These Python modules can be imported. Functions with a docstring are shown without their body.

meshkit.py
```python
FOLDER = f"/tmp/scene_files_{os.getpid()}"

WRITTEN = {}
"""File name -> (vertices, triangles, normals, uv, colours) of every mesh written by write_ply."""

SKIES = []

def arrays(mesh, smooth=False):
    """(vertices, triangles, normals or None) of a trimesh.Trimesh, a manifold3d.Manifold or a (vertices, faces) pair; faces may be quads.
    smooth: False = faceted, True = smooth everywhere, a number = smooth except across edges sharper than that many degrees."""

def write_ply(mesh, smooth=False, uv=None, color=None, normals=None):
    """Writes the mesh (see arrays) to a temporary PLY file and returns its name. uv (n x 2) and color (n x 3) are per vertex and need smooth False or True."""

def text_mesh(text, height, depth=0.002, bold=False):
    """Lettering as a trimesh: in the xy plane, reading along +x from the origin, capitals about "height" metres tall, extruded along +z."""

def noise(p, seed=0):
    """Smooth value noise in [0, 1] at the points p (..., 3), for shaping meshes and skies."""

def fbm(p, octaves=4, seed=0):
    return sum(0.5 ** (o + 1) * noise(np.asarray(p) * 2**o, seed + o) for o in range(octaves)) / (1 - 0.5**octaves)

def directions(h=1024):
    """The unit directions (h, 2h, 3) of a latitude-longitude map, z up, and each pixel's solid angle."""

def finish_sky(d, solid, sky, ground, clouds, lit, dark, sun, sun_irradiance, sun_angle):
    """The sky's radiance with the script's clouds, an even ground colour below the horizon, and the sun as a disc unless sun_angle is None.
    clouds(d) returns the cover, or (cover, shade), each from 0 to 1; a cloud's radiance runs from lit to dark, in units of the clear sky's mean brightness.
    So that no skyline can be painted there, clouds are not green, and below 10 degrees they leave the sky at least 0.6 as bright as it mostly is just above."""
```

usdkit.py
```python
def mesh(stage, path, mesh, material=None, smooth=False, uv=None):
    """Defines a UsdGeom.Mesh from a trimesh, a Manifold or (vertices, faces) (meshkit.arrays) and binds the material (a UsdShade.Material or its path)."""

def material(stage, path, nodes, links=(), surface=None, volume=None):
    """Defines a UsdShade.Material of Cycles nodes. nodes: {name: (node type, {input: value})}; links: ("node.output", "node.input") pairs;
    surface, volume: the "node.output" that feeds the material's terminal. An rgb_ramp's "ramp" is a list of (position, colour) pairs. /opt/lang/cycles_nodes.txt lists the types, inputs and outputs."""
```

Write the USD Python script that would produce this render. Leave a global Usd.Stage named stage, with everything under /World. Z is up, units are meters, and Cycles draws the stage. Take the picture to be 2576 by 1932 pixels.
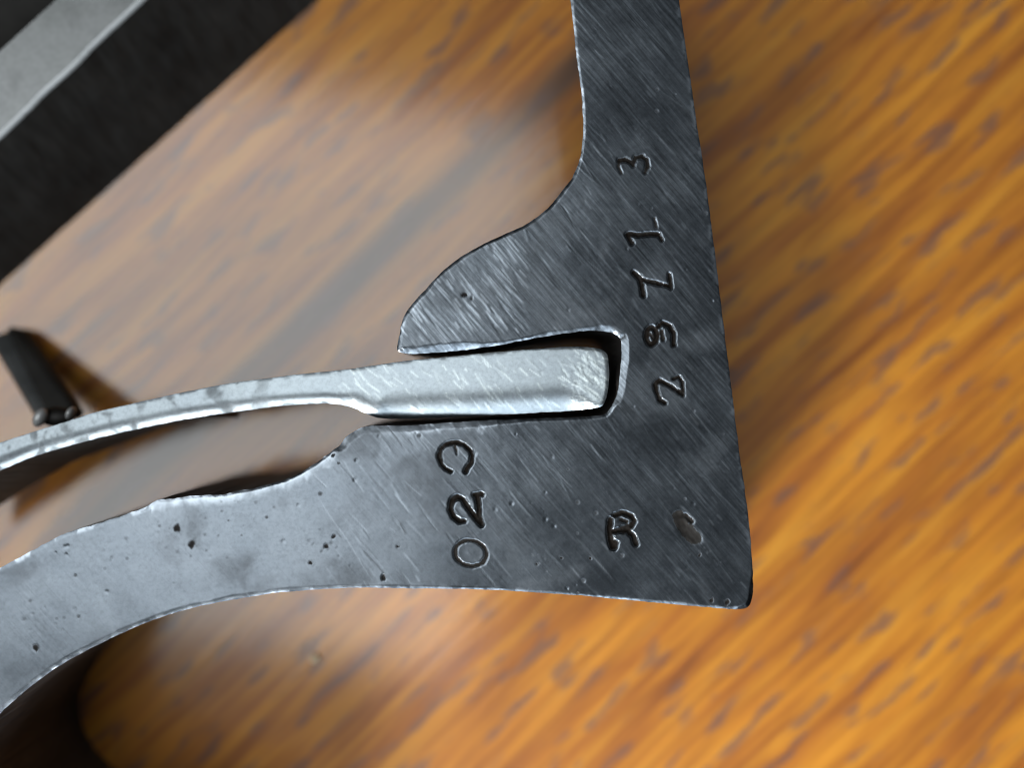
import math
import numpy as np, trimesh, shapely
from scipy.spatial import Delaunay, cKDTree
import meshkit, usdkit
from pxr import Usd, UsdGeom, UsdLux, UsdShade, Sdf, Gf, Vt

stage = Usd.Stage.CreateInMemory()
UsdGeom.SetStageUpAxis(stage, 'Z'); UsdGeom.SetStageMetersPerUnit(stage, 1.0)
UsdGeom.Xform.Define(stage, '/World'); UsdGeom.Scope.Define(stage, '/World/Looks')
MM = 0.001
# ------------------------------------------------------------------ camera: a macro lens 60 mm above the table, looking straight down
CAM_Z, FOC = 60.0, 48.0                      # mm; the steel frame's top face lies 12 mm above the table
VIEW_W = 52.0                                # mm across the picture at the focus distance
cam = UsdGeom.Camera.Define(stage, '/World/camera')
cam.AddTranslateOp().Set(Gf.Vec3d(0, 0, CAM_Z * MM))
cam.CreateFocalLengthAttr(20.0)
cam.CreateHorizontalApertureAttr(20.0 * VIEW_W / FOC); cam.CreateVerticalApertureAttr(20.0 * VIEW_W / FOC * 769 / 1024)
cam.CreateFStopAttr(8.2); cam.CreateFocusDistanceAttr(FOC * MM)
cam.CreateClippingRangeAttr(Gf.Vec2f(0.004, 20.0)); cam.CreateExposureAttr(0.0)

# ------------------------------------------------------------------ lights: window and lamp, plus added fills (no sky in view)
def rect_light(name, pos, target, w, h, radiance, color, up=(0, 1, 0.01)):
    l = UsdLux.RectLight.Define(stage, '/World/' + name)
    l.CreateWidthAttr(w); l.CreateHeightAttr(h); l.CreateIntensityAttr(radiance); l.CreateColorAttr(Gf.Vec3f(*color))
    m = Gf.Matrix4d(); m.SetLookAt(Gf.Vec3d(*pos), Gf.Vec3d(*target), Gf.Vec3d(*up))
    l.AddTransformOp().Set(m.GetInverse())
    return l
rect_light('window_light', (-0.36, 0.048, 0.60), (-0.36, 0.048, 0), 0.72, 0.385, 2.65, (0.92, 0.96, 0.97), up=(0.17, 0.985, 0))
rect_light('bevel_fill_light', (-0.14, -0.55, 0.42), (0, 0, 0), 0.85, 0.30, 3.0, (0.84, 0.95, 1.04))  # added strip light, there to put glints on the bevels
def spot_lamp(name, pos, target, radius, intensity, color, cone, softness):
    l = UsdLux.SphereLight.Define(stage, '/World/' + name)
    l.CreateRadiusAttr(radius); l.CreateIntensityAttr(intensity); l.CreateColorAttr(Gf.Vec3f(*color))
    m = Gf.Matrix4d(); m.SetLookAt(Gf.Vec3d(*pos), Gf.Vec3d(*target), Gf.Vec3d(0, 1, 0.01)); l.AddTransformOp().Set(m.GetInverse())
    s = UsdLux.ShapingAPI.Apply(l.GetPrim()); s.CreateShapingConeAngleAttr(cone); s.CreateShapingConeSoftnessAttr(softness)
    return l
spot_lamp('lamp_light', (-0.062, -0.116, 0.088), (0.015, -0.033, 0.0), 0.022, 78.0, (1.0, 0.96, 0.90), 19.0, 1.0)
rect_light('ambient_fill_light', (0.0, 0.0, 2.4), (0, 0, 0), 4.0, 4.0, 0.12, (0.92, 0.97, 1.0))  # added overhead fill standing in for ambient room light

# ------------------------------------------------------------------ helpers
S2 = 2576 / 2212.0
K = VIEW_W / 2576 / FOC
def ray(p):
    p = np.atleast_2d(np.asarray(p, float))
    return np.stack([(p[:, 0] - 1288) * K, -(p[:, 1] - 966) * K], 1)
def on_plane(p, a, b=0.0):
    """Points (mm) where the sight lines through the traced outline points meet the plane z = a + b x."""
    d = ray(p); t = (CAM_Z - a) / (1 + b * d[:, 0])
    return np.column_stack([d * t[:, None], CAM_Z - t])

used = {}
def unique(parent, name):
    k = used[(parent, name)] = used.get((parent, name), -1) + 1
    return f'{parent}/{name}' + (f'_{k:03d}' if k else '')
def thing(name, label, cat, group=None):
    x = UsdGeom.Xform.Define(stage, unique('/World', name)); p = x.GetPrim()
    p.SetCustomDataByKey('label', label); p.SetCustomDataByKey('category', cat)
    if group: p.SetCustomDataByKey('group', group)
    return str(p.GetPath())
def obj(parent, name, v_mm, f, mat, normals=None, label=None, smooth=30, attrs=None, center=None):
    v = np.asarray(v_mm, float) * MM
    path = unique(parent, name)
    if normals is None:
        m = usdkit.mesh(stage, path, trimesh.Trimesh(v, f, process=False), mat, smooth=smooth)
    else:
        m = usdkit.mesh(stage, path, (v, f), mat)
        m.CreateNormalsAttr(Vt.Vec3fArray.FromNumpy(np.asarray(normals, np.float32))); m.SetNormalsInterpolation('vertex')
    for k, a in (attrs or {}).items():
        UsdGeom.PrimvarsAPI(m).CreatePrimvar(k, Sdf.ValueTypeNames.FloatArray, 'vertex').Set(Vt.FloatArray.FromNumpy(np.asarray(a, np.float32)))
    if label: m.GetPrim().SetCustomDataByKey('label', label)
    return m
def mat(name, nodes, links, surface='p.BSDF'):
    return usdkit.material(stage, '/World/Looks/' + name, nodes, links, surface=surface)
def fbm2(xy, scale, octaves=4, seed=0):
    q = np.asarray(xy, float) @ np.array([[.79, .61], [-.61, .79]]) / scale
    w = np.column_stack([meshkit.noise(np.column_stack([q * 1.7, np.full(len(q), .37)]), seed + 71), meshkit.noise(np.column_stack([q * 1.7, np.full(len(q), .71)]), seed + 72)]) - .5
    q = q + .7 * w
    return meshkit.fbm(np.column_stack([q, q.sum(1) * .43 + .3]), octaves, seed)
def smoothstep(a, b, x):
    t = np.clip((x - a) / (b - a), 0, 1); return t * t * (3 - 2 * t)
def resample(p, step):
    """Closed polyline (n x k, first two columns are positions) -> evenly spaced points, corners gently eased (Chaikin once)."""
    p = np.asarray(p, float)
    q = np.roll(p, -1, 0)
    p = np.stack([0.78 * p + 0.22 * q, 0.22 * p + 0.78 * q], 1).reshape(-1, p.shape[1])
    q = np.roll(p, -1, 0)
    p = np.stack([0.75 * p + 0.25 * q, 0.25 * p + 0.75 * q], 1).reshape(-1, p.shape[1])
    c = np.vstack([p, p[:1]]); L = np.r_[0, np.cumsum(np.linalg.norm(np.diff(c[:, :2], axis=0), axis=1))]
    n = int(L[-1] / step); s = np.linspace(0, L[-1], n, endpoint=False)
    return np.column_stack([np.interp(s, L, c[:, k]) for k in range(p.shape[1])])

def slab(outline, a, b, step, relief, base_fn=None, rough=0.02, seed=1, wall_rows=7, base_z=0.02, wvar=0.7, power=1.25):
    """A solid piece with a finely modelled top face. outline: traced points with a third column, the worn edge's width (mm), and
    a fourth, how deep that edge is rounded (share of its width). Returns top (v, f), walls (v, f) and the vertices' flat position."""
    o = np.asarray(outline, float)
    w3 = on_plane(o[:, :2], a, b)
    ring = resample(np.column_stack([w3[:, :2], o[:, 2:]]), step)
    xy = ring[:, :2]
    t = np.roll(xy, -1, 0) - np.roll(xy, 1, 0); t /= np.linalg.norm(t, axis=1, keepdims=True)
    nrm = np.column_stack([t[:, 1], -t[:, 0]])
    clean = xy.copy()
    xy = xy + nrm * ((fbm2(xy, 0.35, 3, seed) - 0.5) * 2 * rough + (fbm2(xy, 1.6, 2, seed + 5) - 0.5) * rough)[:, None]
    poly = shapely.Polygon(xy)
    if not poly.is_valid: raise ValueError('outline crosses itself')
    area2 = 0.5 * np.sum(xy[:, 0] * np.roll(xy[:, 1], -1) - np.roll(xy[:, 0], -1) * xy[:, 1])
    if area2 < 0: xy, ring, clean = xy[::-1], ring[::-1], clean[::-1]
    lo, hi = xy.min(0), xy.max(0)
    gx, gy = np.meshgrid(np.arange(lo[0], hi[0], step), np.arange(lo[1], hi[1], step))
    g = np.column_stack([gx.ravel(), gy.ravel()])
    g[:, 0] += (np.arange(len(g)) // gx.shape[1] % 2) * step * 0.5
    g += np.random.default_rng(seed).uniform(-.06, .06, g.shape) * step
    shapely.prepare(poly)
    g = g[shapely.contains_xy(poly, g[:, 0], g[:, 1])]
    tree = cKDTree(xy)
    d, k = tree.query(g)
    g = g[d > 0.55 * step]
    n_ring = len(xy)
    allp = np.vstack([xy, g])
    tri = Delaunay(allp).simplices
    c = allp[tri].mean(1)
    tri = tri[shapely.contains_xy(poly, c[:, 0], c[:, 1])]
    e1, e2 = allp[tri[:, 1]] - allp[tri[:, 0]], allp[tri[:, 2]] - allp[tri[:, 0]]
    cr = e1[:, 0] * e2[:, 1] - e1[:, 1] * e2[:, 0]
    tri[cr < 0] = tri[cr < 0][:, ::-1]
    tri = tri[np.abs(cr) > 1e-7]
    d, k = cKDTree(clean).query(allp); d[:n_ring] = 0; k[:n_ring] = np.arange(n_ring)
    w = ring[k, 2] * (1 + wvar * (fbm2(allp, 0.9, 3, seed + 2) - .45)); deep = ring[k, 3] * .55
    z = a + b * allp[:, 0] - deep * w * np.clip(1 - d / np.maximum(w, 1e-6), 0, 1) ** power
    dz, attrs = relief(allp, d, k)
    z = z + dz
    top = np.column_stack([allp, z])
    # walls
    base = np.column_stack([xy, np.full(n_ring, base_z)])
    if base_fn is not None: base = base_fn(xy, base)
    rows = [top[:n_ring]]
    nn = np.column_stack([-(np.roll(xy, -1, 0) - np.roll(xy, 1, 0))[:, 1], (np.roll(xy, -1, 0) - np.roll(xy, 1, 0))[:, 0]]); nn /= np.linalg.norm(nn, axis=1, keepdims=True)
    for r in range(1, wall_rows + 1):
        s = (r / wall_rows) ** 1.5
        p = top[:n_ring] * (1 - s) + base * s
        if 0 < r < wall_rows:
            p[:, :2] += nn * ((fbm2(np.column_stack([np.arange(n_ring) * step, p[:, 2] * 1.5]), 0.5, 3, seed + 9) - 0.5) * 0.09)[:, None]
        rows.append(p)
    wv = np.vstack(rows); i = np.arange(n_ring); j = (i + 1) % n_ring; wf = []
    for r in range(wall_rows):
        A, B = r * n_ring, (r + 1) * n_ring
        wf += [np.stack([A + i, B + i, B + j], 1), np.stack([A + i, B + j, A + j], 1)]
    return top, tri, wv, np.vstack(wf), attrs, n_ring
def vnormals(v, f):
    n = np.zeros_like(v); fn = np.cross(v[f[:, 1]] - v[f[:, 0]], v[f[:, 2]] - v[f[:, 0]])
    for c in range(3): np.add.at(n, f[:, c], fn)
    return n / np.maximum(np.linalg.norm(n, axis=1, keepdims=True), 1e-12)
def seg_dist(p, line):
    line = np.asarray(line, float); best = np.full(len(p), 1e9)
    if len(line) == 1: return np.linalg.norm(p - line[0], axis=1)
    for q0, q1 in zip(line[:-1], line[1:]):
        e = q1 - q0; t = np.clip(((p - q0) @ e) / max(e @ e, 1e-12), 0, 1)
        best = np.minimum(best, np.linalg.norm(p - q0 - t[:, None] * e, axis=1))
    return best

# ------------------------------------------------------------------ materials
def pos_rot(angle, scale):
    """Nodes: world position turned about z, then stretched."""
    return {'geo': ('geometry', {}), 'rot': ('vector_rotate', {'rotate_type': 'z_axis', 'angle': angle}), 'st': ('vector_math', {'math_type': 'multiply', 'vector2': scale})}, \
           [('geo.position', 'rot.vector'), ('rot.vector', 'st.vector1')]

def steel(name, dark, light, rough0, rough1, scratch, brush_angle, spec=1.0, grime=(0.014, 0.011, 0.009)):
    n, l = pos_rot(brush_angle, (500.0, 14000.0, 2000.0))
    n |= {'brush': ('noise_texture', {'scale': 1.0, 'detail': 3.0, 'roughness': 0.65}),
          'pat': ('noise_texture', {'scale': 260.0, 'detail': 7.0, 'roughness': 0.62}),
          'fine': ('noise_texture', {'scale': 5200.0, 'detail': 4.0, 'roughness': 0.7}),
          'patr': ('rgb_ramp', {'ramp': [(0.30, dark), (0.52, tuple(0.5 * (x + y) for x, y in zip(dark, light))), (0.72, light)]}),
          'finer': ('rgb_ramp', {'ramp': [(0.34, (0.78,) * 3), (0.5, (0.97,) * 3), (0.66, (1.08,) * 3)]}),
          'mul': ('mix', {'mix_type': 'multiply', 'fac': 0.75}),
          'sat': ('attribute', {'attribute': 'scratch'}), 'gat': ('attribute', {'attribute': 'grime'}),
          'lit': ('mix', {'mix_type': 'mix', 'color2': tuple(min(1, 2.6 * x + 0.05) for x in light)}),
          'gr': ('mix', {'mix_type': 'mix', 'color2': grime}),
          'spl': ('math', {'math_type': 'multiply_add', 'value2': -0.42, 'value3': 0.5}),
          'met': ('math', {'math_type': 'multiply_add', 'value2': -0.75, 'value3': spec}),
          'rr': ('map_range', {'from_min': 0.3, 'from_max': 0.7, 'to_min': rough0, 'to_max': rough1, 'clamp': True}),
          'rg': ('math', {'math_type': 'multiply_add', 'value2': 0.35}),
          'hb': ('math', {'math_type': 'multiply', 'value2': scratch}), 'hf': ('math', {'math_type': 'multiply_add', 'value2': 0.45}),
          'bump': ('bump', {'strength': 0.5, 'distance': 0.000008}),
          'st2': ('vector_math', {'math_type': 'multiply', 'vector2': (330.0, 6500.0, 2000.0)}), 'brush2': ('noise_texture', {'scale': 1.0, 'detail': 4.0, 'roughness': 0.6}),
          'br2': ('rgb_ramp', {'ramp': [(0.30, (0.50,) * 3), (0.47, (0.88,) * 3), (0.56, (1.06,) * 3), (0.68, (1.55,) * 3), (0.78, (2.0,) * 3)]}),
          'bat': ('attribute', {'attribute': 'brushed'}), 'bmul': ('mix', {'mix_type': 'multiply'}),
          'p': ('principled_bsdf', {})}
    l += [('rot.vector', 'st2.vector1'), ('st2.vector', 'brush2.vector'), ('brush2.fac', 'br2.fac'), ('bat.fac', 'bmul.fac'), ('mul.color', 'bmul.color1'), ('br2.color', 'bmul.color2')]
    l += [('st.vector', 'brush.vector'), ('geo.position', 'pat.vector'), ('geo.position', 'fine.vector'), ('pat.fac', 'patr.fac'), ('fine.fac', 'finer.fac'),
          ('patr.color', 'mul.color1'), ('finer.color', 'mul.color2'), ('bmul.color', 'lit.color1'), ('sat.fac', 'lit.fac'), ('lit.color', 'gr.color1'), ('gat.fac', 'gr.fac'), ('gat.fac', 'spl.value1'), ('spl.value', 'p.specular_ior_level'),
          ('gr.color', 'p.base_color'), ('gat.fac', 'met.value1'), ('met.value', 'p.metallic'), ('pat.fac', 'rr.value'), ('rr.result', 'rg.value3'), ('gat.fac', 'rg.value1'), ('rg.value', 'p.roughness'),
          ('brush.fac', 'hb.value1'), ('fine.fac', 'hf.value1'), ('hb.value', 'hf.value3'), ('hf.value', 'bump.height'), ('bump.normal', 'p.normal')]
    return mat(name, n, l)
BR = math.radians(49)
STEEL = steel('dull_steel', (0.145, 0.168, 0.195), (0.225, 0.256, 0.292), 0.21, 0.31, 1.0, BR)
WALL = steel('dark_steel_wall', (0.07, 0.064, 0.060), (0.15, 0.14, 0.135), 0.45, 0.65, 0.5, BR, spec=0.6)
STAMP = steel('grimy_stamping', (0.05, 0.047, 0.045), (0.11, 0.11, 0.11), 0.45, 0.6, 0.3, BR)
SPRING = steel('bright_spring_steel', (0.255, 0.295, 0.325), (0.325, 0.37, 0.40), 0.26, 0.34, 0.5, BR)
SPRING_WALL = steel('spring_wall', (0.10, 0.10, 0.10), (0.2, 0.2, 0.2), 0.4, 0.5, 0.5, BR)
BLUED = steel('blackened_steel', (0.014, 0.013, 0.012), (0.034, 0.032, 0.029), 0.5, 0.65, 0.4, math.radians(-43), spec=0.3)
WORN = steel('worn_grey_steel', (0.20, 0.21, 0.21), (0.30, 0.31, 0.315), 0.36, 0.5, 0.5, math.radians(-43))

NUB = mat('painted_glint_metal', {'p': ('principled_bsdf', {'base_color': (0.55, 0.57, 0.58), 'metallic': 0.35, 'roughness': 0.34})}, [])  # pale tone that paints in the bar edge highlight and pin glints
def wood():
    a = -math.radians(43.5)
    n = {'geo': ('geometry', {}), 'rot': ('vector_rotate', {'rotate_type': 'z_axis', 'angle': a}),
         'wv': ('noise_texture', {'scale': 30.0, 'detail': 1.0}), 'wsub': ('vector_math', {'math_type': 'subtract', 'vector2': (0.5, 0.5, 0.5)}),
         'wsc': ('vector_math', {'math_type': 'multiply', 'vector2': (0.0, 0.0022, 0.0)}), 'wadd': ('vector_math', {'math_type': 'add'}),
         's1': ('vector_math', {'math_type': 'multiply', 'vector2': (60.0, 700.0, 0.0)}), 's2': ('vector_math', {'math_type': 'multiply', 'vector2': (250.0, 1080.0, 0.0)}),
         's3': ('vector_math', {'math_type': 'multiply', 'vector2': (85.0, 1700.0, 0.0)}), 's4': ('vector_math', {'math_type': 'multiply', 'vector2': (18.0, 110.0, 0.0)}),
         'n1': ('noise_texture', {'scale': 1.0, 'detail': 4.0, 'roughness': 0.55}), 'n2': ('noise_texture', {'scale': 1.0, 'detail': 2.5, 'roughness': 0.5}),
         'n3': ('noise_texture', {'scale': 1.0, 'detail': 3.0, 'roughness': 0.6}), 'n4': ('noise_texture', {'scale': 1.0, 'detail': 2.0}),
         'r1': ('rgb_ramp', {'ramp': [(0.26, (0.21, 0.062, 0.007)), (0.40, (0.38, 0.125, 0.008)), (0.54, (0.53, 0.205, 0.010)), (0.72, (0.62, 0.28, 0.022))]}),
         'r2': ('rgb_ramp', {'ramp': [(0.555, (0, 0, 0)), (0.645, (1, 1, 1))]}),
         'r3': ('rgb_ramp', {'ramp': [(0.32, (0.62, 0.52, 0.46)), (0.50, (1.0, 1.0, 1.0)), (0.7, (1.1, 1.08, 1.1))]}),
         'r4': ('rgb_ramp', {'ramp': [(0.35, (0.8, 0.74, 0.66)), (0.6, (1.05, 1.05, 1.05))]}),
         'm3': ('mix', {'mix_type': 'multiply', 'fac': 0.8}), 'm4': ('mix', {'mix_type': 'multiply', 'fac': 0.9}),
         'm2': ('mix', {'mix_type': 'mix', 'color2': (0.135, 0.072, 0.058)}), 'f2': ('math', {'math_type': 'multiply', 'value2': 0.66}),
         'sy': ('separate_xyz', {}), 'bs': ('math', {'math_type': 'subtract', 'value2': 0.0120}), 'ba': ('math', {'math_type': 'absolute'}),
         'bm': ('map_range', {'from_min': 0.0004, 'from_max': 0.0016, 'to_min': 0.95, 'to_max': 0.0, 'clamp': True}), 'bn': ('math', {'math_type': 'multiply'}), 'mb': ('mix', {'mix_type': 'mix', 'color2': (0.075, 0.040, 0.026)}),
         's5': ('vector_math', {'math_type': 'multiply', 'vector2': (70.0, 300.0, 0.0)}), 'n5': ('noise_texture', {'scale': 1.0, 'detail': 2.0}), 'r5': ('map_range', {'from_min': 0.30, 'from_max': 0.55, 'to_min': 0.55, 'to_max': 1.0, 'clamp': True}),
         'b': ('bump', {'strength': 0.25, 'distance': 0.00003}), 'bc': ('math', {'math_type': 'multiply_add', 'value2': -0.15}),
         'p': ('principled_bsdf', {'roughness': 0.55, 'specular_ior_level': 0.35, 'coat_weight': 1.0, 'coat_roughness': 0.13, 'coat_ior': 1.84})}
    l = [('geo.position', 'rot.vector'), ('geo.position', 'wv.vector'), ('wv.color', 'wsub.vector1'), ('wsub.vector', 'wsc.vector1'), ('rot.vector', 'wadd.vector1'), ('wsc.vector', 'wadd.vector2')]
    l += [('wadd.vector', f's{k}.vector1') for k in (1, 2, 3, 4)] + [(f's{k}.vector', f'n{k}.vector') for k in (1, 2, 3, 4)] + [(f'n{k}.fac', f'r{k}.fac') for k in (1, 2, 3, 4)]
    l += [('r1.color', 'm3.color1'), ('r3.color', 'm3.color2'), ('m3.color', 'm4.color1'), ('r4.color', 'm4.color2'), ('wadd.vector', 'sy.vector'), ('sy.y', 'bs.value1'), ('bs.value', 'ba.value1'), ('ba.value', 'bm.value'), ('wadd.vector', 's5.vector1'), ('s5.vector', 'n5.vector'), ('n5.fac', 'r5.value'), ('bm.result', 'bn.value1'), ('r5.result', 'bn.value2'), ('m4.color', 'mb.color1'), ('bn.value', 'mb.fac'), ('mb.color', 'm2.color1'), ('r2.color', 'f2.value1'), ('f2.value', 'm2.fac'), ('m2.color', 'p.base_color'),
          ('n2.fac', 'bc.value1'), ('n3.fac', 'bc.value3'), ('bc.value', 'b.height'), ('b.normal', 'p.coat_normal')]
    return mat('varnished_oak', n, l)
WOOD = wood()

# ------------------------------------------------------------------ the setting: a varnished wooden table top
tb = trimesh.creation.box((600, 600, 25)); tb.apply_translation((0, 0, -12.5))
t = obj('/World', 'table_top', tb.vertices, tb.faces, WOOD, smooth=False)
t.GetPrim().SetCustomDataByKey('kind', 'structure'); t.GetPrim().SetCustomDataByKey('label', 'varnished orange oak table top with dark grain flecks under the steel parts'); t.GetPrim().SetCustomDataByKey('category', 'table top')

# ------------------------------------------------------------------ the steel frame with its slot and stamped figures
A0, B0 = 11.8, -0.04
B = lambda pts, w, deep=0.7: [(x, y, w, deep) for x, y in pts]
frame_outline = (
    B([(1430, -160), (1432, -60), (1436, 0), (1444, 76), (1451, 148), (1459, 203), (1465, 253), (1468, 329), (1463, 380), (1457, 409)], 0.10)
    + B([(1440, 447), (1419, 473), (1394, 506), (1364, 536), (1322, 565), (1271, 587), (1225, 608), (1178, 633), (1157, 646), (1124, 671), (1098, 696), (1072, 726), (1045, 754), (1021, 784), (1009, 813), (1004, 845)], 0.16)
    + B([(996, 878), (1003, 886)], 0.28) + B([(1025, 890), (1094, 887), (1176, 880)], 0.42, 0.8) + B([(1237, 871), (1289, 862), (1340, 852)], 0.16) + B([(1397, 841), (1439, 836), (1481, 831)], 0.2)
    + B([(1515, 832), (1540, 836), (1559, 847), (1565, 859)], 0.36, 0.8) + B([(1564, 901), (1560, 935), (1557, 974), (1549, 1002)], 0.36, 0.5)
    + B([(1542, 1018), (1530, 1036), (1520, 1045)], 0.15) + B([(1447, 1051), (1380, 1053), (1338, 1054)], 0.14) + B([(1216, 1058), (1094, 1066), (1025, 1071), (952, 1071), (911, 1075)], 0.34, 0.45)
    + B([(887, 1087), (866, 1102), (854, 1122)], 0.4, 0.6) + B([(842, 1128), (826, 1142), (793, 1167), (753, 1191), (712, 1209), (671, 1220), (627, 1232), (590, 1236)], 0.14)
    + B([(570, 1244), (509, 1246), (468, 1250), (427, 1256), (391, 1258), (370, 1276), (316, 1295), (236, 1321), (160, 1342), (84, 1384), (21, 1418), (-40, 1450), (-130, 1512), (-240, 1600), (-330, 1710), (-400, 1860), (-430, 2040), (-470, 2300), (-480, 2560), (-380, 2800), (-150, 2960), (150, 3000), (480, 2960)], 0.16, 0.4)  # last points: unseen strap tail, widened to block the lamp
    + B([(520, 2380), (400, 2360), (240, 2320), (60, 2235), (-60, 2130), (-112, 2000), (-70, 1890), (0, 1793), (84, 1721), (169, 1662), (274, 1608), (380, 1561), (485, 1529), (591, 1508), (717, 1489), (844, 1481)], 0.22, 0.32)  # first points: unseen tail, curled in to shade the wood at lower left
    + B([(899, 1479), (1069, 1481), (1195, 1483), (1322, 1489), (1449, 1498), (1575, 1510), (1702, 1521), (1778, 1529), (1841, 1533)], 0.15, 0.35)
    + B([(1868, 1535), (1884, 1530), (1890, 1520), (1895, 1502), (1896, 1480)], 0.3, 0.7) + B([(1894, 1441), (1890, 1378), (1883, 1300), (1858, 1125), (1839, 967), (1819, 808), (1799, 640), (1778, 473), (1757, 338), (1738, 203), (1723, 101), (1708, 0), (1697, -80), (1686, -160)], 0.05, 0.35))
ST = 0.054
def strokes():
    """Punched figures: (name, label, [(points in the traced picture, half width mm, depth mm)])"""
    e = lambda cx, cy, rx, ry, a0, a1, n=18, rot=0: [(cx + rx * math.cos(u) * math.cos(rot) - ry * math.sin(u) * math.sin(rot), cy + rx * math.cos(u) * math.sin(rot) + ry * math.sin(u) * math.cos(rot)) for u in np.linspace(math.radians(a0), math.radians(a1), n)]
    return [
        ('worn stamped figure 3 high on the upright arm', [([(1558, 403), (1572, 401), (1586, 406), (1592, 415)], .13, .17), ([(1563, 434), (1556, 418), (1558, 403)], .10, .10), ([(1592, 410), (1599, 395), (1614, 392), (1627, 401), (1630, 416), (1623, 432)], .125, .16)]),
        ('stamped figure 1 below the worn 3', [([(1578, 588), (1607, 590), (1640, 588), (1656, 590)], .14, .24), ([(1656, 590), (1664, 603)], .10, .17), ([(1580, 592), (1590, 612)], .14, .25), ([(1646, 548), (1651, 570)], .10, .07)]),
        ('stamped figure 1 with a broad foot in the middle of the serial row', [([(1594, 685), (1607, 697), (1614, 715), (1618, 742)], .16, .28), ([(1615, 703), (1642, 710), (1667, 716), (1687, 721)], .13, .22), ([(1683, 689), (1686, 706), (1688, 722)], .12, .22)]),
        ('stamped figure 8 beside the slot corner', [(e(1639, 845, 13, 21, 0, 360), .16, .26), ([(1636, 840), (1642, 850)], .10, .10), ([(1655, 822), (1667, 812), (1685, 820), (1694, 838), (1695, 867)], .14, .27), ([(1664, 832), (1668, 854)], .10, .14)]),
        ('stamped figure 2 lowest in the serial row', [([(1673, 1013), (1660, 1008), (1652, 986), (1648, 968), (1659, 957), (1681, 968), (1700, 980), (1717, 992)], .14, .25), ([(1718, 984), (1717, 962), (1708, 948), (1693, 953)], .11, .20)]),
        ('round stamped figure 3 beneath the slot', [([(1134, 1186), (1121, 1180), (1111, 1169), (1106, 1156), (1104, 1143), (1109, 1130), (1119, 1120), (1136, 1114), (1152, 1114), (1168, 1120), (1182, 1132), (1188, 1147), (1186, 1165), (1176, 1178), (1172, 1188)], .115, .22), ([(1145, 1124), (1150, 1143)], .07, .10), ([(1174, 1181), (1171, 1186)], .15, .2)]),
        ('deep stamped figure 2 between the round figures', [([(1168, 1311), (1156, 1313), (1141, 1301), (1132, 1281), (1137, 1260), (1150, 1250), (1165, 1257), (1178, 1278), (1193, 1299), (1211, 1321)], .15, .26), ([(1212, 1321), (1205, 1297), (1204, 1270), (1200, 1250)], .15, .28), ([(1194, 1246), (1212, 1244)], .14, .22)]),
        ('shallow stamped figure 0 near the lower edge', [(e(1184, 1392, 40, 32, 0, 360, 30, .2), .12, .13), (e(1184, 1392, 18, 14, 0, 360, 12, .2), 0.30, .025)]),
        ('stamped letter R', [([(1536, 1308), (1533, 1336), (1536, 1358), (1541, 1377)], .17, .30), ([(1548, 1366), (1546, 1376)], .15, .28), ([(1545, 1297), (1566, 1291), (1589, 1299), (1596, 1311), (1588, 1324), (1566, 1331)], .15, .24), ([(1541, 1338), (1560, 1336), (1580, 1335), (1592, 1349), (1600, 1370)], .16, .28), ([(1562, 1308), (1575, 1312)], .13, .16)]),
        ('blurred oval punch mark right of the letter R', [([(1708, 1300), (1716, 1320), (1730, 1340), (1748, 1354)], .40, .11), ([(1710, 1300), (1724, 1298), (1740, 1312)], .16, .14), ([(1714, 1318), (1722, 1338)], .22, .14), ([(1738, 1328), (1748, 1350)], .22, .06)]),
    ]
STROKES = strokes()
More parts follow.
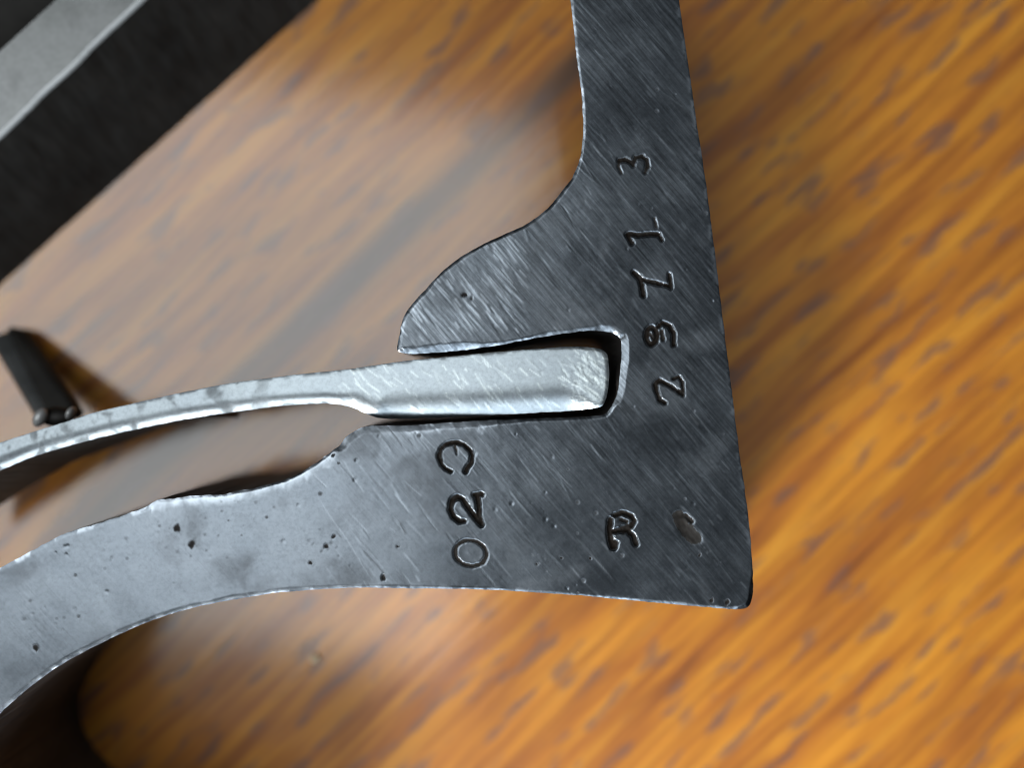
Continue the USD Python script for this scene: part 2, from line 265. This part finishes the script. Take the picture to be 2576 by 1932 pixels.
flat = lambda pts: on_plane(pts, A0, B0)[:, :2]
stamp_of = {}
def frame_relief(p, d, k):
    n = len(p); dz = np.zeros(n); scratch = np.zeros(n); grime = np.zeros(n); owner = np.full(n, -1)
    rng = np.random.default_rng(7)
    dz += (fbm2(p, 5.0, 3, 3) - 0.5) * 0.06 + (fbm2(p, 0.6, 3, 4) - 0.5) * 0.004
    # file marks: long fine scratches running down to the right, thick on the upper half, sparse on the lower left
    px = p[:, 0]; py = p[:, 1]
    keep = smoothstep(-17, -6, px + 0.25 * py)
    cosr, sinr = None, None
    for s in range(1300):
        if s < 1000:
            cx, cy = rng.uniform(-9, 12), rng.uniform(-12, 21)
            ang = math.radians(-50 + rng.normal(0, 3.5)); L = rng.uniform(0.3, 1.6) ** 2 + .3; w = rng.uniform(0.022, 0.05); L = min(L * (3.5 if s % 14 == 0 else 1), 8.0); amp = rng.normal(0, 1) * 0.0026; br = rng.uniform(0, 0.62) ** 2.2
        else:
            cx, cy = rng.uniform(-27, 12), rng.uniform(-15, 21)
            ang = math.radians(-50 + rng.normal(0, 9)); L = rng.uniform(0.3, 1.6); w = rng.uniform(0.03, 0.07); amp = rng.normal(0, 1) * 0.004; br = rng.uniform(0, 0.6) ** 2
        ux, uy = math.cos(ang), math.sin(ang)
        m = np.flatnonzero((np.abs(px - cx) < L) & (np.abs(py - cy) < L))
        if not len(m): continue
        u = (px[m] - cx) * ux + (py[m] - cy) * uy; v = -(px[m] - cx) * uy + (py[m] - cy) * ux
        wob = 0.03 * np.sin(u * 1.7 + s)
        f = np.exp(-((v - wob) / w) ** 2) * smoothstep(L * .5, L * .3, np.abs(u))
        dz[m] += amp * f * keep[m]
        if s % 3 == 0: grime[m] = np.maximum(grime[m], br * 1.3 * f * keep[m]); continue
        scratch[m] = np.maximum(scratch[m], 0.95 * br * f * keep[m])
    # short coarse file cuts on the rounded horn above the slot
    for s in range(120):
        c = flat([(rng.uniform(1010, 1330), rng.uniform(600, 850))])[0]
        ang = math.radians(-52 + rng.normal(0, 4)); L = rng.uniform(0.4, 2.2); w = rng.uniform(0.035, 0.07); amp = rng.choice([-1, 1]) * rng.uniform(.0015, .0045)
        m = np.flatnonzero(np.hypot(px - c[0], py - c[1]) < L)
        if not len(m): continue
        u = (px[m] - c[0]) * math.cos(ang) + (py[m] - c[1]) * math.sin(ang); v = -(px[m] - c[0]) * math.sin(ang) + (py[m] - c[1]) * math.cos(ang)
        f = np.exp(-(v / w) ** 2) * smoothstep(L * .5, L * .3, np.abs(u))
        dz[m] += amp * f; scratch[m] = np.maximum(scratch[m], (0.4 * f if amp > 0 else 0))
    # punched figures, with a little raised lip and dirt in the bottom
    for q, (_, lines) in enumerate(STROKES):
        for pts, r, dep in lines:
            l = flat(pts); c = l.mean(0); R = np.linalg.norm(l - c, axis=1).max() + 3 * r
            m = np.flatnonzero(np.hypot(px - c[0], py - c[1]) < R)
            dd = (seg_dist(p[m], l) + (fbm2(p[m], 0.16, 2, 31 + q) - 0.5) * 0.09) * (0.8 + .5 * fbm2(p[m], .45, 2, 35 + q))
            cut = smoothstep(r * 1.45, 0, dd) ** 1.15
            dz[m] = np.minimum(dz[m], dz[m] * (1 - cut) - dep * .55 * cut)
            dz[m] += 0.0015 * np.exp(-((dd - r * 1.6) / 0.09) ** 2) * (dep > .1) * fbm2(p[m], .25, 2, 44)
            grime[m] = np.maximum(grime[m], smoothstep(r * 1.15, r * 0.55, dd) * min(1, dep / .18) * (0.65 + 0.6 * fbm2(p[m], 0.2, 2, 50)))
            scratch[m] *= 1 - cut
            owner[m[dd < r * 0.95]] = q if dep > .03 else owner[m[dd < r * 0.95]]
    # pits, dents and rust freckles
    pits = [(964, 1453, .17, .2), (1000, 1374, .10, .06), (838, 1145, .14, .14), (852, 1166, .08, .06), (1168, 742, .16, .1), (1186, 750, .12, .12), (1485, 1405, .08, .05), (1412, 1404, .1, .05), (1760, 1398, .12, .06), (1350, 1420, .1, .06), (445, 1330, .2, .06), (480, 1370, .25, .06), (820, 1375, .18, .08), (840, 1350, .1, .06), (780, 1415, .14, .06), (90, 1630, .2, .06), (1830, 1515, .18, .12), (1790, 1512, .15, .1)]
    for x, y, r, dep in pits:
        c = flat([(x, y)])[0]; dd = np.hypot(px - c[0], py - c[1]) + (fbm2(p, 0.2, 2, 77) - .5) * 0.12
        dd = dd * (.15 + 1.75 * fbm2(p, r * .9, 3, int(x)))
        f = smoothstep(r, r * .1, dd); dz -= .4 * dep * f; grime = np.maximum(grime, .95 * smoothstep(r, r * .5, dd))
    for cx, cy, num in ((445, 1335, 26), (480, 1372, 30), (800, 1372, 34), (300, 1400, 16), (150, 1560, 22), (1360, 1412, 22), (1780, 1400, 18), (620, 1290, 16)):
        for x, y in rng.normal(0, 1, (num // 2, 2)) * (38, 20) + (cx, cy):
            c = flat([(x, y)])[0]; r = rng.uniform(.03, .10); m = np.flatnonzero(np.hypot(px - c[0], py - c[1]) < r * 1.5)
            f = smoothstep(r * 1.4, r * .2, np.hypot(px[m] - c[0], py[m] - c[1]) * rng.uniform(.8, 1.2)); dz[m] -= .005 * f; grime[m] = np.maximum(grime[m], rng.uniform(.08, .35) * f)
    for s in range(200):
        cx, cy = rng.uniform(-27, 12), rng.uniform(-13, 21); r = rng.uniform(.04, .11)
        m = np.flatnonzero(np.hypot(px - cx, py - cy) < r * 1.6)
        f = smoothstep(r * 1.5, r * .3, np.hypot(px[m] - cx, py[m] - cy)); dz[m] -= rng.uniform(.004, .02) * f
        if s % 3 == 0: grime[m] = np.maximum(grime[m], .6 * f)
    chip = on_plane([(380, 1240), (1250, 1240), (1250, 1050), (380, 1050)], A0, B0)
    zone = (px > chip[0, 0]) & (px < chip[1, 0]) & (py > chip[0, 1] - 1.2) & (py < chip[2, 1])
    worn = smoothstep(.75, .0, d + .9 * (fbm2(p, .5, 3, 83) - .35)) * zone
    scratch = np.maximum(scratch, .55 * worn); dz -= .02 * worn * fbm2(p, .18, 2, 84)
    burr = smoothstep(.3, .0, d) * smoothstep(.5, .62, fbm2(p, .45, 3, 85)); scratch = np.maximum(scratch, .5 * burr)
    blot = smoothstep(.5, .75, fbm2(p @ np.array([[.8, .6], [-.6, .8]]), 2.6, 5, 91)) * 0.34
    grime = np.maximum(grime, blot * (0.5 + 0.5 * fbm2(p, .3, 2, 92)))
    stamp_of['owner'] = owner
    return dz, {'scratch': scratch, 'grime': np.clip(grime, 0, 1), 'brushed': np.clip(smoothstep(-13, 1, px * .6 + py) * (.45 + .9 * fbm2(p, 3.5, 3, 66)), 0, 1)}
def frame_base(xy, base):
    c = on_plane([(1463, 200)], A0, B0)[0]
    left = smoothstep(9.5, 12.0, xy[:, 1]) * (xy[:, 0] < 5.5)           # the arm is ground thinner towards its back
    base[:, 0] += 1.7 * left
    return base
top, tri, wv, wf, at, nr = slab(frame_outline, A0, B0, ST, frame_relief, frame_base, rough=0.035, seed=11)
fr = thing('slotted_bracket', 'dull grey steel frame with slot, curved strap whose unseen added tail shades the wood and punched serial figures', 'steel bracket')
N = vnormals(top, tri)
own = stamp_of['owner'][tri]
own = np.where((own >= 0).all(1), own[:, 0], -1)
def submesh(sel):
    f = tri[sel]; ids, inv = np.unique(f, return_inverse=True)
    return top[ids], inv.reshape(-1, 3), N[ids], {k: a[ids] for k, a in at.items()}
v, f, n, a = submesh(own < 0); obj(fr, 'face_plate', v, f, STEEL, n, attrs=a)
for q, (lab, _) in enumerate(STROKES):
    v, f, n, a = submesh(own == q); obj(fr, 'stamped_letter' if 'letter' in lab else 'punch_mark' if 'punch' in lab else 'stamped_figure', v, f, STAMP, n, lab, attrs=a)
obj(fr, 'side_wall', wv, wf, WALL, vnormals(wv, wf), attrs={'scratch': np.zeros(len(wv)), 'grime': fbm2(wv[:, :2], 1, 3, 5) * 0.5})

# ------------------------------------------------------------------ the bright flat spring lying in the slot
spring_outline = (
    B([(-330, 1230), (-200, 1175), (-90, 1138), (0, 1114), (81, 1087), (163, 1062), (228, 1040), (346, 1012), (468, 985), (582, 963), (671, 952), (753, 941), (850, 932), (931, 921), (1029, 906), (1135, 897), (1257, 884), (1359, 877)], 0.10, .35)
    + B([(1420, 872), (1447, 871), (1482, 873), (1513, 878), (1528, 889), (1532, 918)], 0.22, .4) + B([(1533, 940), (1532, 962), (1529, 986), (1525, 1004), (1517, 1023)], 0.18, .35)
    + B([(1496, 1027)], .5, .5) + B([(1470, 1031)], 1.2, .40) + B([(1431, 1035), (1380, 1037), (1338, 1040), (1216, 1046), (1094, 1052), (984, 1055)], 1.65, .50) + B([(944, 1052), (911, 1038), (883, 1025)], 1.1, .5)
    + B([(854, 1018), (820, 1015), (793, 1016), (692, 1022), (570, 1039), (448, 1057), (366, 1075), (285, 1092), (163, 1124), (81, 1148), (0, 1182), (-90, 1224), (-200, 1282), (-330, 1360)], .75, .52))
A1, B1 = 12.0, 0.05
def spring_relief(p, d, k):
    n = len(p); rng = np.random.default_rng(21); px, py = p.T
    dz = (fbm2(p, 5.0, 2, 8) - .5) * .012; scratch = np.zeros(n); grime = np.zeros(n)
    end = on_plane([(1480, 950)], A1, B1)[0, :2]
    for s in range(230):
        if s < 90:
            c = end + rng.normal(0, 1, 2) * (0.55, 1.0); ang = math.radians(-38 + rng.normal(0, 12)); L = rng.uniform(.3, 1.1); br = rng.uniform(.05, .5); amp = rng.normal(0, .0035)
        else:
            c = on_plane([(rng.uniform(850, 1500), rng.uniform(900, 1040))], A1, B1)[0, :2]; ang = math.radians(-45 + rng.normal(0, 8)); L = rng.uniform(.2, 1.3); br = rng.uniform(0, .3); amp = rng.normal(0, .004)
        m = np.flatnonzero(np.hypot(px - c[0], py - c[1]) < L)
        if not len(m): continue
        u = (px[m] - c[0]) * math.cos(ang) + (py[m] - c[1]) * math.sin(ang); vv = -(px[m] - c[0]) * math.sin(ang) + (py[m] - c[1]) * math.cos(ang)
        f = np.exp(-(vv / rng.uniform(.03, .05)) ** 2) * smoothstep(L * .5, L * .3, np.abs(u)); dz[m] += amp * f; scratch[m] = np.maximum(scratch[m], br * f)
    left = smoothstep(-11, -15, px)
    upper = smoothstep(.95, .3, np.array([0.0])[0] + d)
    spots = smoothstep(.50, .66, fbm2(p, .9, 4, 14)) * left * (0.25 + .75 * upper)
    grime = np.clip(spots * .38 + 0.10 * left * fbm2(p, .5, 3, 15), 0, 1)
    grime = np.maximum(grime, 0.5 * smoothstep(.25, 0, d) * smoothstep(.5, .62, fbm2(p, .5, 3, 19)) * (py > -1.1))
    return dz - .006 * spots, {'scratch': scratch, 'grime': grime}
wedge = np.array([(-330, 1560), (-200, 1420), (-90, 1330), (0, 1272), (81, 1220), (183, 1163), (285, 1124), (407, 1078), (500, 1052)], float)
wb = on_plane(wedge, 4.0)
def spring_base(xy, base):
    base[:, 2] = 4.0
    x0 = xy[:, 0]
    lowside = on_plane([(500, 1049)], A1, B1)[0, 0]
    order = np.argsort(wb[:, 0])
    # the lower leaf swings out beneath the left half of the upper one
    tgt = np.interp(x0, wb[order, 0], wb[order, 1])
    ymid = np.interp(x0, *on_plane([(-330, 1290), (0, 1148), (285, 1058), (500, 1010), (900, 975), (1520, 950)], A1, B1)[:, :2].T)
    low = (xy[:, 1] < ymid) & (x0 < lowside)
    base[:, 1] = np.where(low, np.minimum(tgt, base[:, 1]), base[:, 1])
    return base
top, tri, wv, wf, at, nr = slab(spring_outline, A1, B1, 0.07, spring_relief, spring_base, rough=0.02, seed=23, wvar=.0, power=2.0)
sp = thing('leaf_spring', 'bright polished flat steel spring seated in the slot of the grey bracket', 'spring')
obj(sp, 'upper_leaf', top, tri, SPRING, vnormals(top, tri), attrs=at)
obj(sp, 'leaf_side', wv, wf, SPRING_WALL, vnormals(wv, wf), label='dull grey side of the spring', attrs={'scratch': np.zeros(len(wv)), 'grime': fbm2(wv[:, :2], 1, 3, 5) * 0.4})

# ------------------------------------------------------------------ the thick blackened bar in the corner
HB = 6.0
def line_pts(p0, p1, z, s):
    p0, p1 = np.array(p0, float), np.array(p1, float)
    return on_plane(p0 + (p1 - p0) * s[:, None], z)
s = np.linspace(-0.6, 1.6, 260)
foot = line_pts((25, 696), (798, 0), 0.02, s)
edge = line_pts((0, 338), (355, 0), HB, s * 1.6 - .3)
back = line_pts((0, 127), (139, 0), HB, s * 4 - 1.5)
e_dir = (edge[-1] - edge[0])[:2]; e_dir /= np.linalg.norm(e_dir)
inward = np.array([-e_dir[1], e_dir[0]])                              # towards the upper left
def along(curve, q):                                                 # re-sample so that every row lines up across the bar
    u = (curve[:, :2] - edge[0, :2]) @ e_dir; o = np.argsort(u)
    return np.column_stack([np.interp(q, u[o], curve[o, c]) for c in range(3)])
q = np.linspace(-14, 36, 420)
foot, edge, back = along(foot, q), along(edge, q), along(back, q)
wig = (fbm2(np.column_stack([q, q * 0]), 2.0, 4, 3) - .5)
edge[:, :2] += inward * (wig * .2)[:, None]
foot[:, :2] += inward * ((fbm2(np.column_stack([q, q * 0 + 9]), 1.8, 3, 3) - .5) * .14)[:, None]
def loft(rows):
    n = len(rows[0]); v = np.vstack(rows); f = []; i = np.arange(n - 1)
    for r in range(len(rows) - 1):
        a, b = r * n, (r + 1) * n
        f += [np.stack([a + i, b + i + 1, b + i], 1), np.stack([a + i, a + i + 1, b + i + 1], 1)]
    return v, np.vstack(f)
def bumpy(rows, amp, seed):
    out = []
    for k, r in enumerate(rows):
        r = r.copy()
        if 0 < k < len(rows) - 1:
            nz = (fbm2(np.column_stack([q, np.full_like(q, k * .33)]), .7, 4, seed) - .5) * amp
            r[:, :2] -= inward * nz[:, None]; r[:, 2] += nz * .4
        out.append(r)
    return out
lip = edge.copy(); lip[:, 2] -= .13; lip[:, :2] -= inward * .13
side_rows = [foot * (1 - t_) + lip * t_ for t_ in np.linspace(0, 1, 16)]
bar = thing('steel_bar', 'thick blackened steel bar with worn grey top strip in the upper left corner', 'steel bar')
zero = lambda v, g=0.0: {'scratch': np.zeros(len(v)), 'grime': np.full(len(v), g)}
v, f = loft(bumpy(side_rows, .16, 61)); obj(bar, 'dark_side', v, f, BLUED, vnormals(v, f), label='matt black side face of the bar', attrs=zero(v))
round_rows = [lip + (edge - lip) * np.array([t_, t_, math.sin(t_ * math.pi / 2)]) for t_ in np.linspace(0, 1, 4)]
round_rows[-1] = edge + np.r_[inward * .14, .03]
flat_rows = [round_rows[-1] * (1 - t_) + back * t_ for t_ in np.linspace(0, 1, 10)]
v, f = loft(round_rows); obj(bar, 'highlight_edge', v, f, NUB, vnormals(v, f), label='painted highlight on the rounded edge between the top strip and the black side')  # highlight put into the colour of the rounded edge
rows = bumpy(flat_rows, .03, 62)
v, f = loft(rows); obj(bar, 'worn_top', v, f, WORN, vnormals(v, f), label='worn grey top strip of the bar', attrs={'scratch': np.zeros(len(v)), 'grime': smoothstep(.56, .7, fbm2(v[:, :2], 1.1, 4, 4)) * .08})
r0 = back.copy(); r1 = back + np.r_[inward * .5, -1.2]; r2 = back + np.r_[inward * 9, -1.8]; r3 = r2.copy(); r3[:, 2] = .02
v, f = loft([r0, r1, r1 * .5 + r2 * .5, r2, r3]); obj(bar, 'rear_ledge', v, f, BLUED, vnormals(v, f), label='dark lower ledge behind the worn strip', attrs=zero(v))

# ------------------------------------------------------------------ the dark pin under the spring, at the left edge
pin = thing('steel_pin', 'dark slanted pin with lugs painted bright as glints behind the left end of the spring', 'pin')
P = lambda x, y, z: on_plane([(x * S2, y * S2)], z)[0]
def prism(c0, c1, z_thick, name, material, label=None):
    """Four-sided bar between two traced end edges c0 = (pL, pR), c1 likewise."""
    a, b, c, d = (np.array(x, float) for x in (*c0, *c1))
    dn = np.array([0, 0, -z_thick])
    hull = trimesh.Trimesh(np.array([a, b, c, d, a + dn, b + dn, c + dn, d + dn])).convex_hull
    import manifold3d as m3
    man = m3.Manifold(m3.Mesh(np.asarray(hull.vertices, np.float32), np.asarray(hull.faces, np.uint32)))
    ball = m3.Manifold.sphere(.34, 20)
    man = man.minkowski_sum(ball)
    msh = man.to_mesh(); vv, ff = np.array(msh.vert_properties[:, :3]), np.array(msh.tri_verts)
    vv[:, 2] = np.maximum(vv[:, 2], .03)
    return obj(pin, name, vv, ff, material, label=label, smooth=40, attrs=zero(vv))
prism((P(124, 906, 4.5), P(162, 892, 4.5)), (P(28, 718, .9), P(52, 724, .9)), .3, 'shank', BLUED)
prism((P(94, 905, 4.2), P(112, 905, 4.2)), (P(-8, 735, 1.0), P(20, 728, 1.0)), .2, 'light_flank', WORN, 'pale grey flank of the pin')
m = trimesh.util.concatenate([trimesh.creation.icosphere(4, 1.0)]); m.apply_scale((1.0, .55, .6)); m.apply_translation(P(122, 900, 7.2))
obj(pin, 'flared_foot', m.vertices, m.faces, BLUED, smooth=True, attrs=zero(m.vertices))
for (x, y, z, rx, ry) in ((87, 902, 8.0, .34, .56), (153, 892, 8.2, .20, .38)):
    m = trimesh.creation.icosphere(3, 1.0); m.apply_scale((rx, ry, .4))
    m.apply_transform(trimesh.transformations.rotation_matrix(-.5, (0, 0, 1))); m.apply_translation(P(x, y, z))
    obj(pin, 'glint_lug', m.vertices, m.faces, NUB, smooth=True)  # pale lugs with the glints at the pin foot painted in

# ------------------------------------------------------------------ a crumb of dust on the table
CR = mat('pale_crumb', {'p': ('principled_bsdf', {'base_color': (0.75, 0.62, 0.42), 'roughness': .6})}, [])
m = trimesh.creation.icosphere(3, 1.0); m.apply_scale((.30, .26, .18))
vv = m.vertices + (fbm2(m.vertices[:, :2] * 3 + m.vertices[:, 2:] * 2, .5, 3, 3) - .5)[:, None] * m.vertices * .5 + P(680, 1424, .19)
cr = obj('/World', 'dust_crumb', vv, m.faces, CR, smooth=True)
cr.GetPrim().SetCustomDataByKey('label', 'tiny pale crumb of dust on the wood below the curved strap'); cr.GetPrim().SetCustomDataByKey('category', 'crumb')
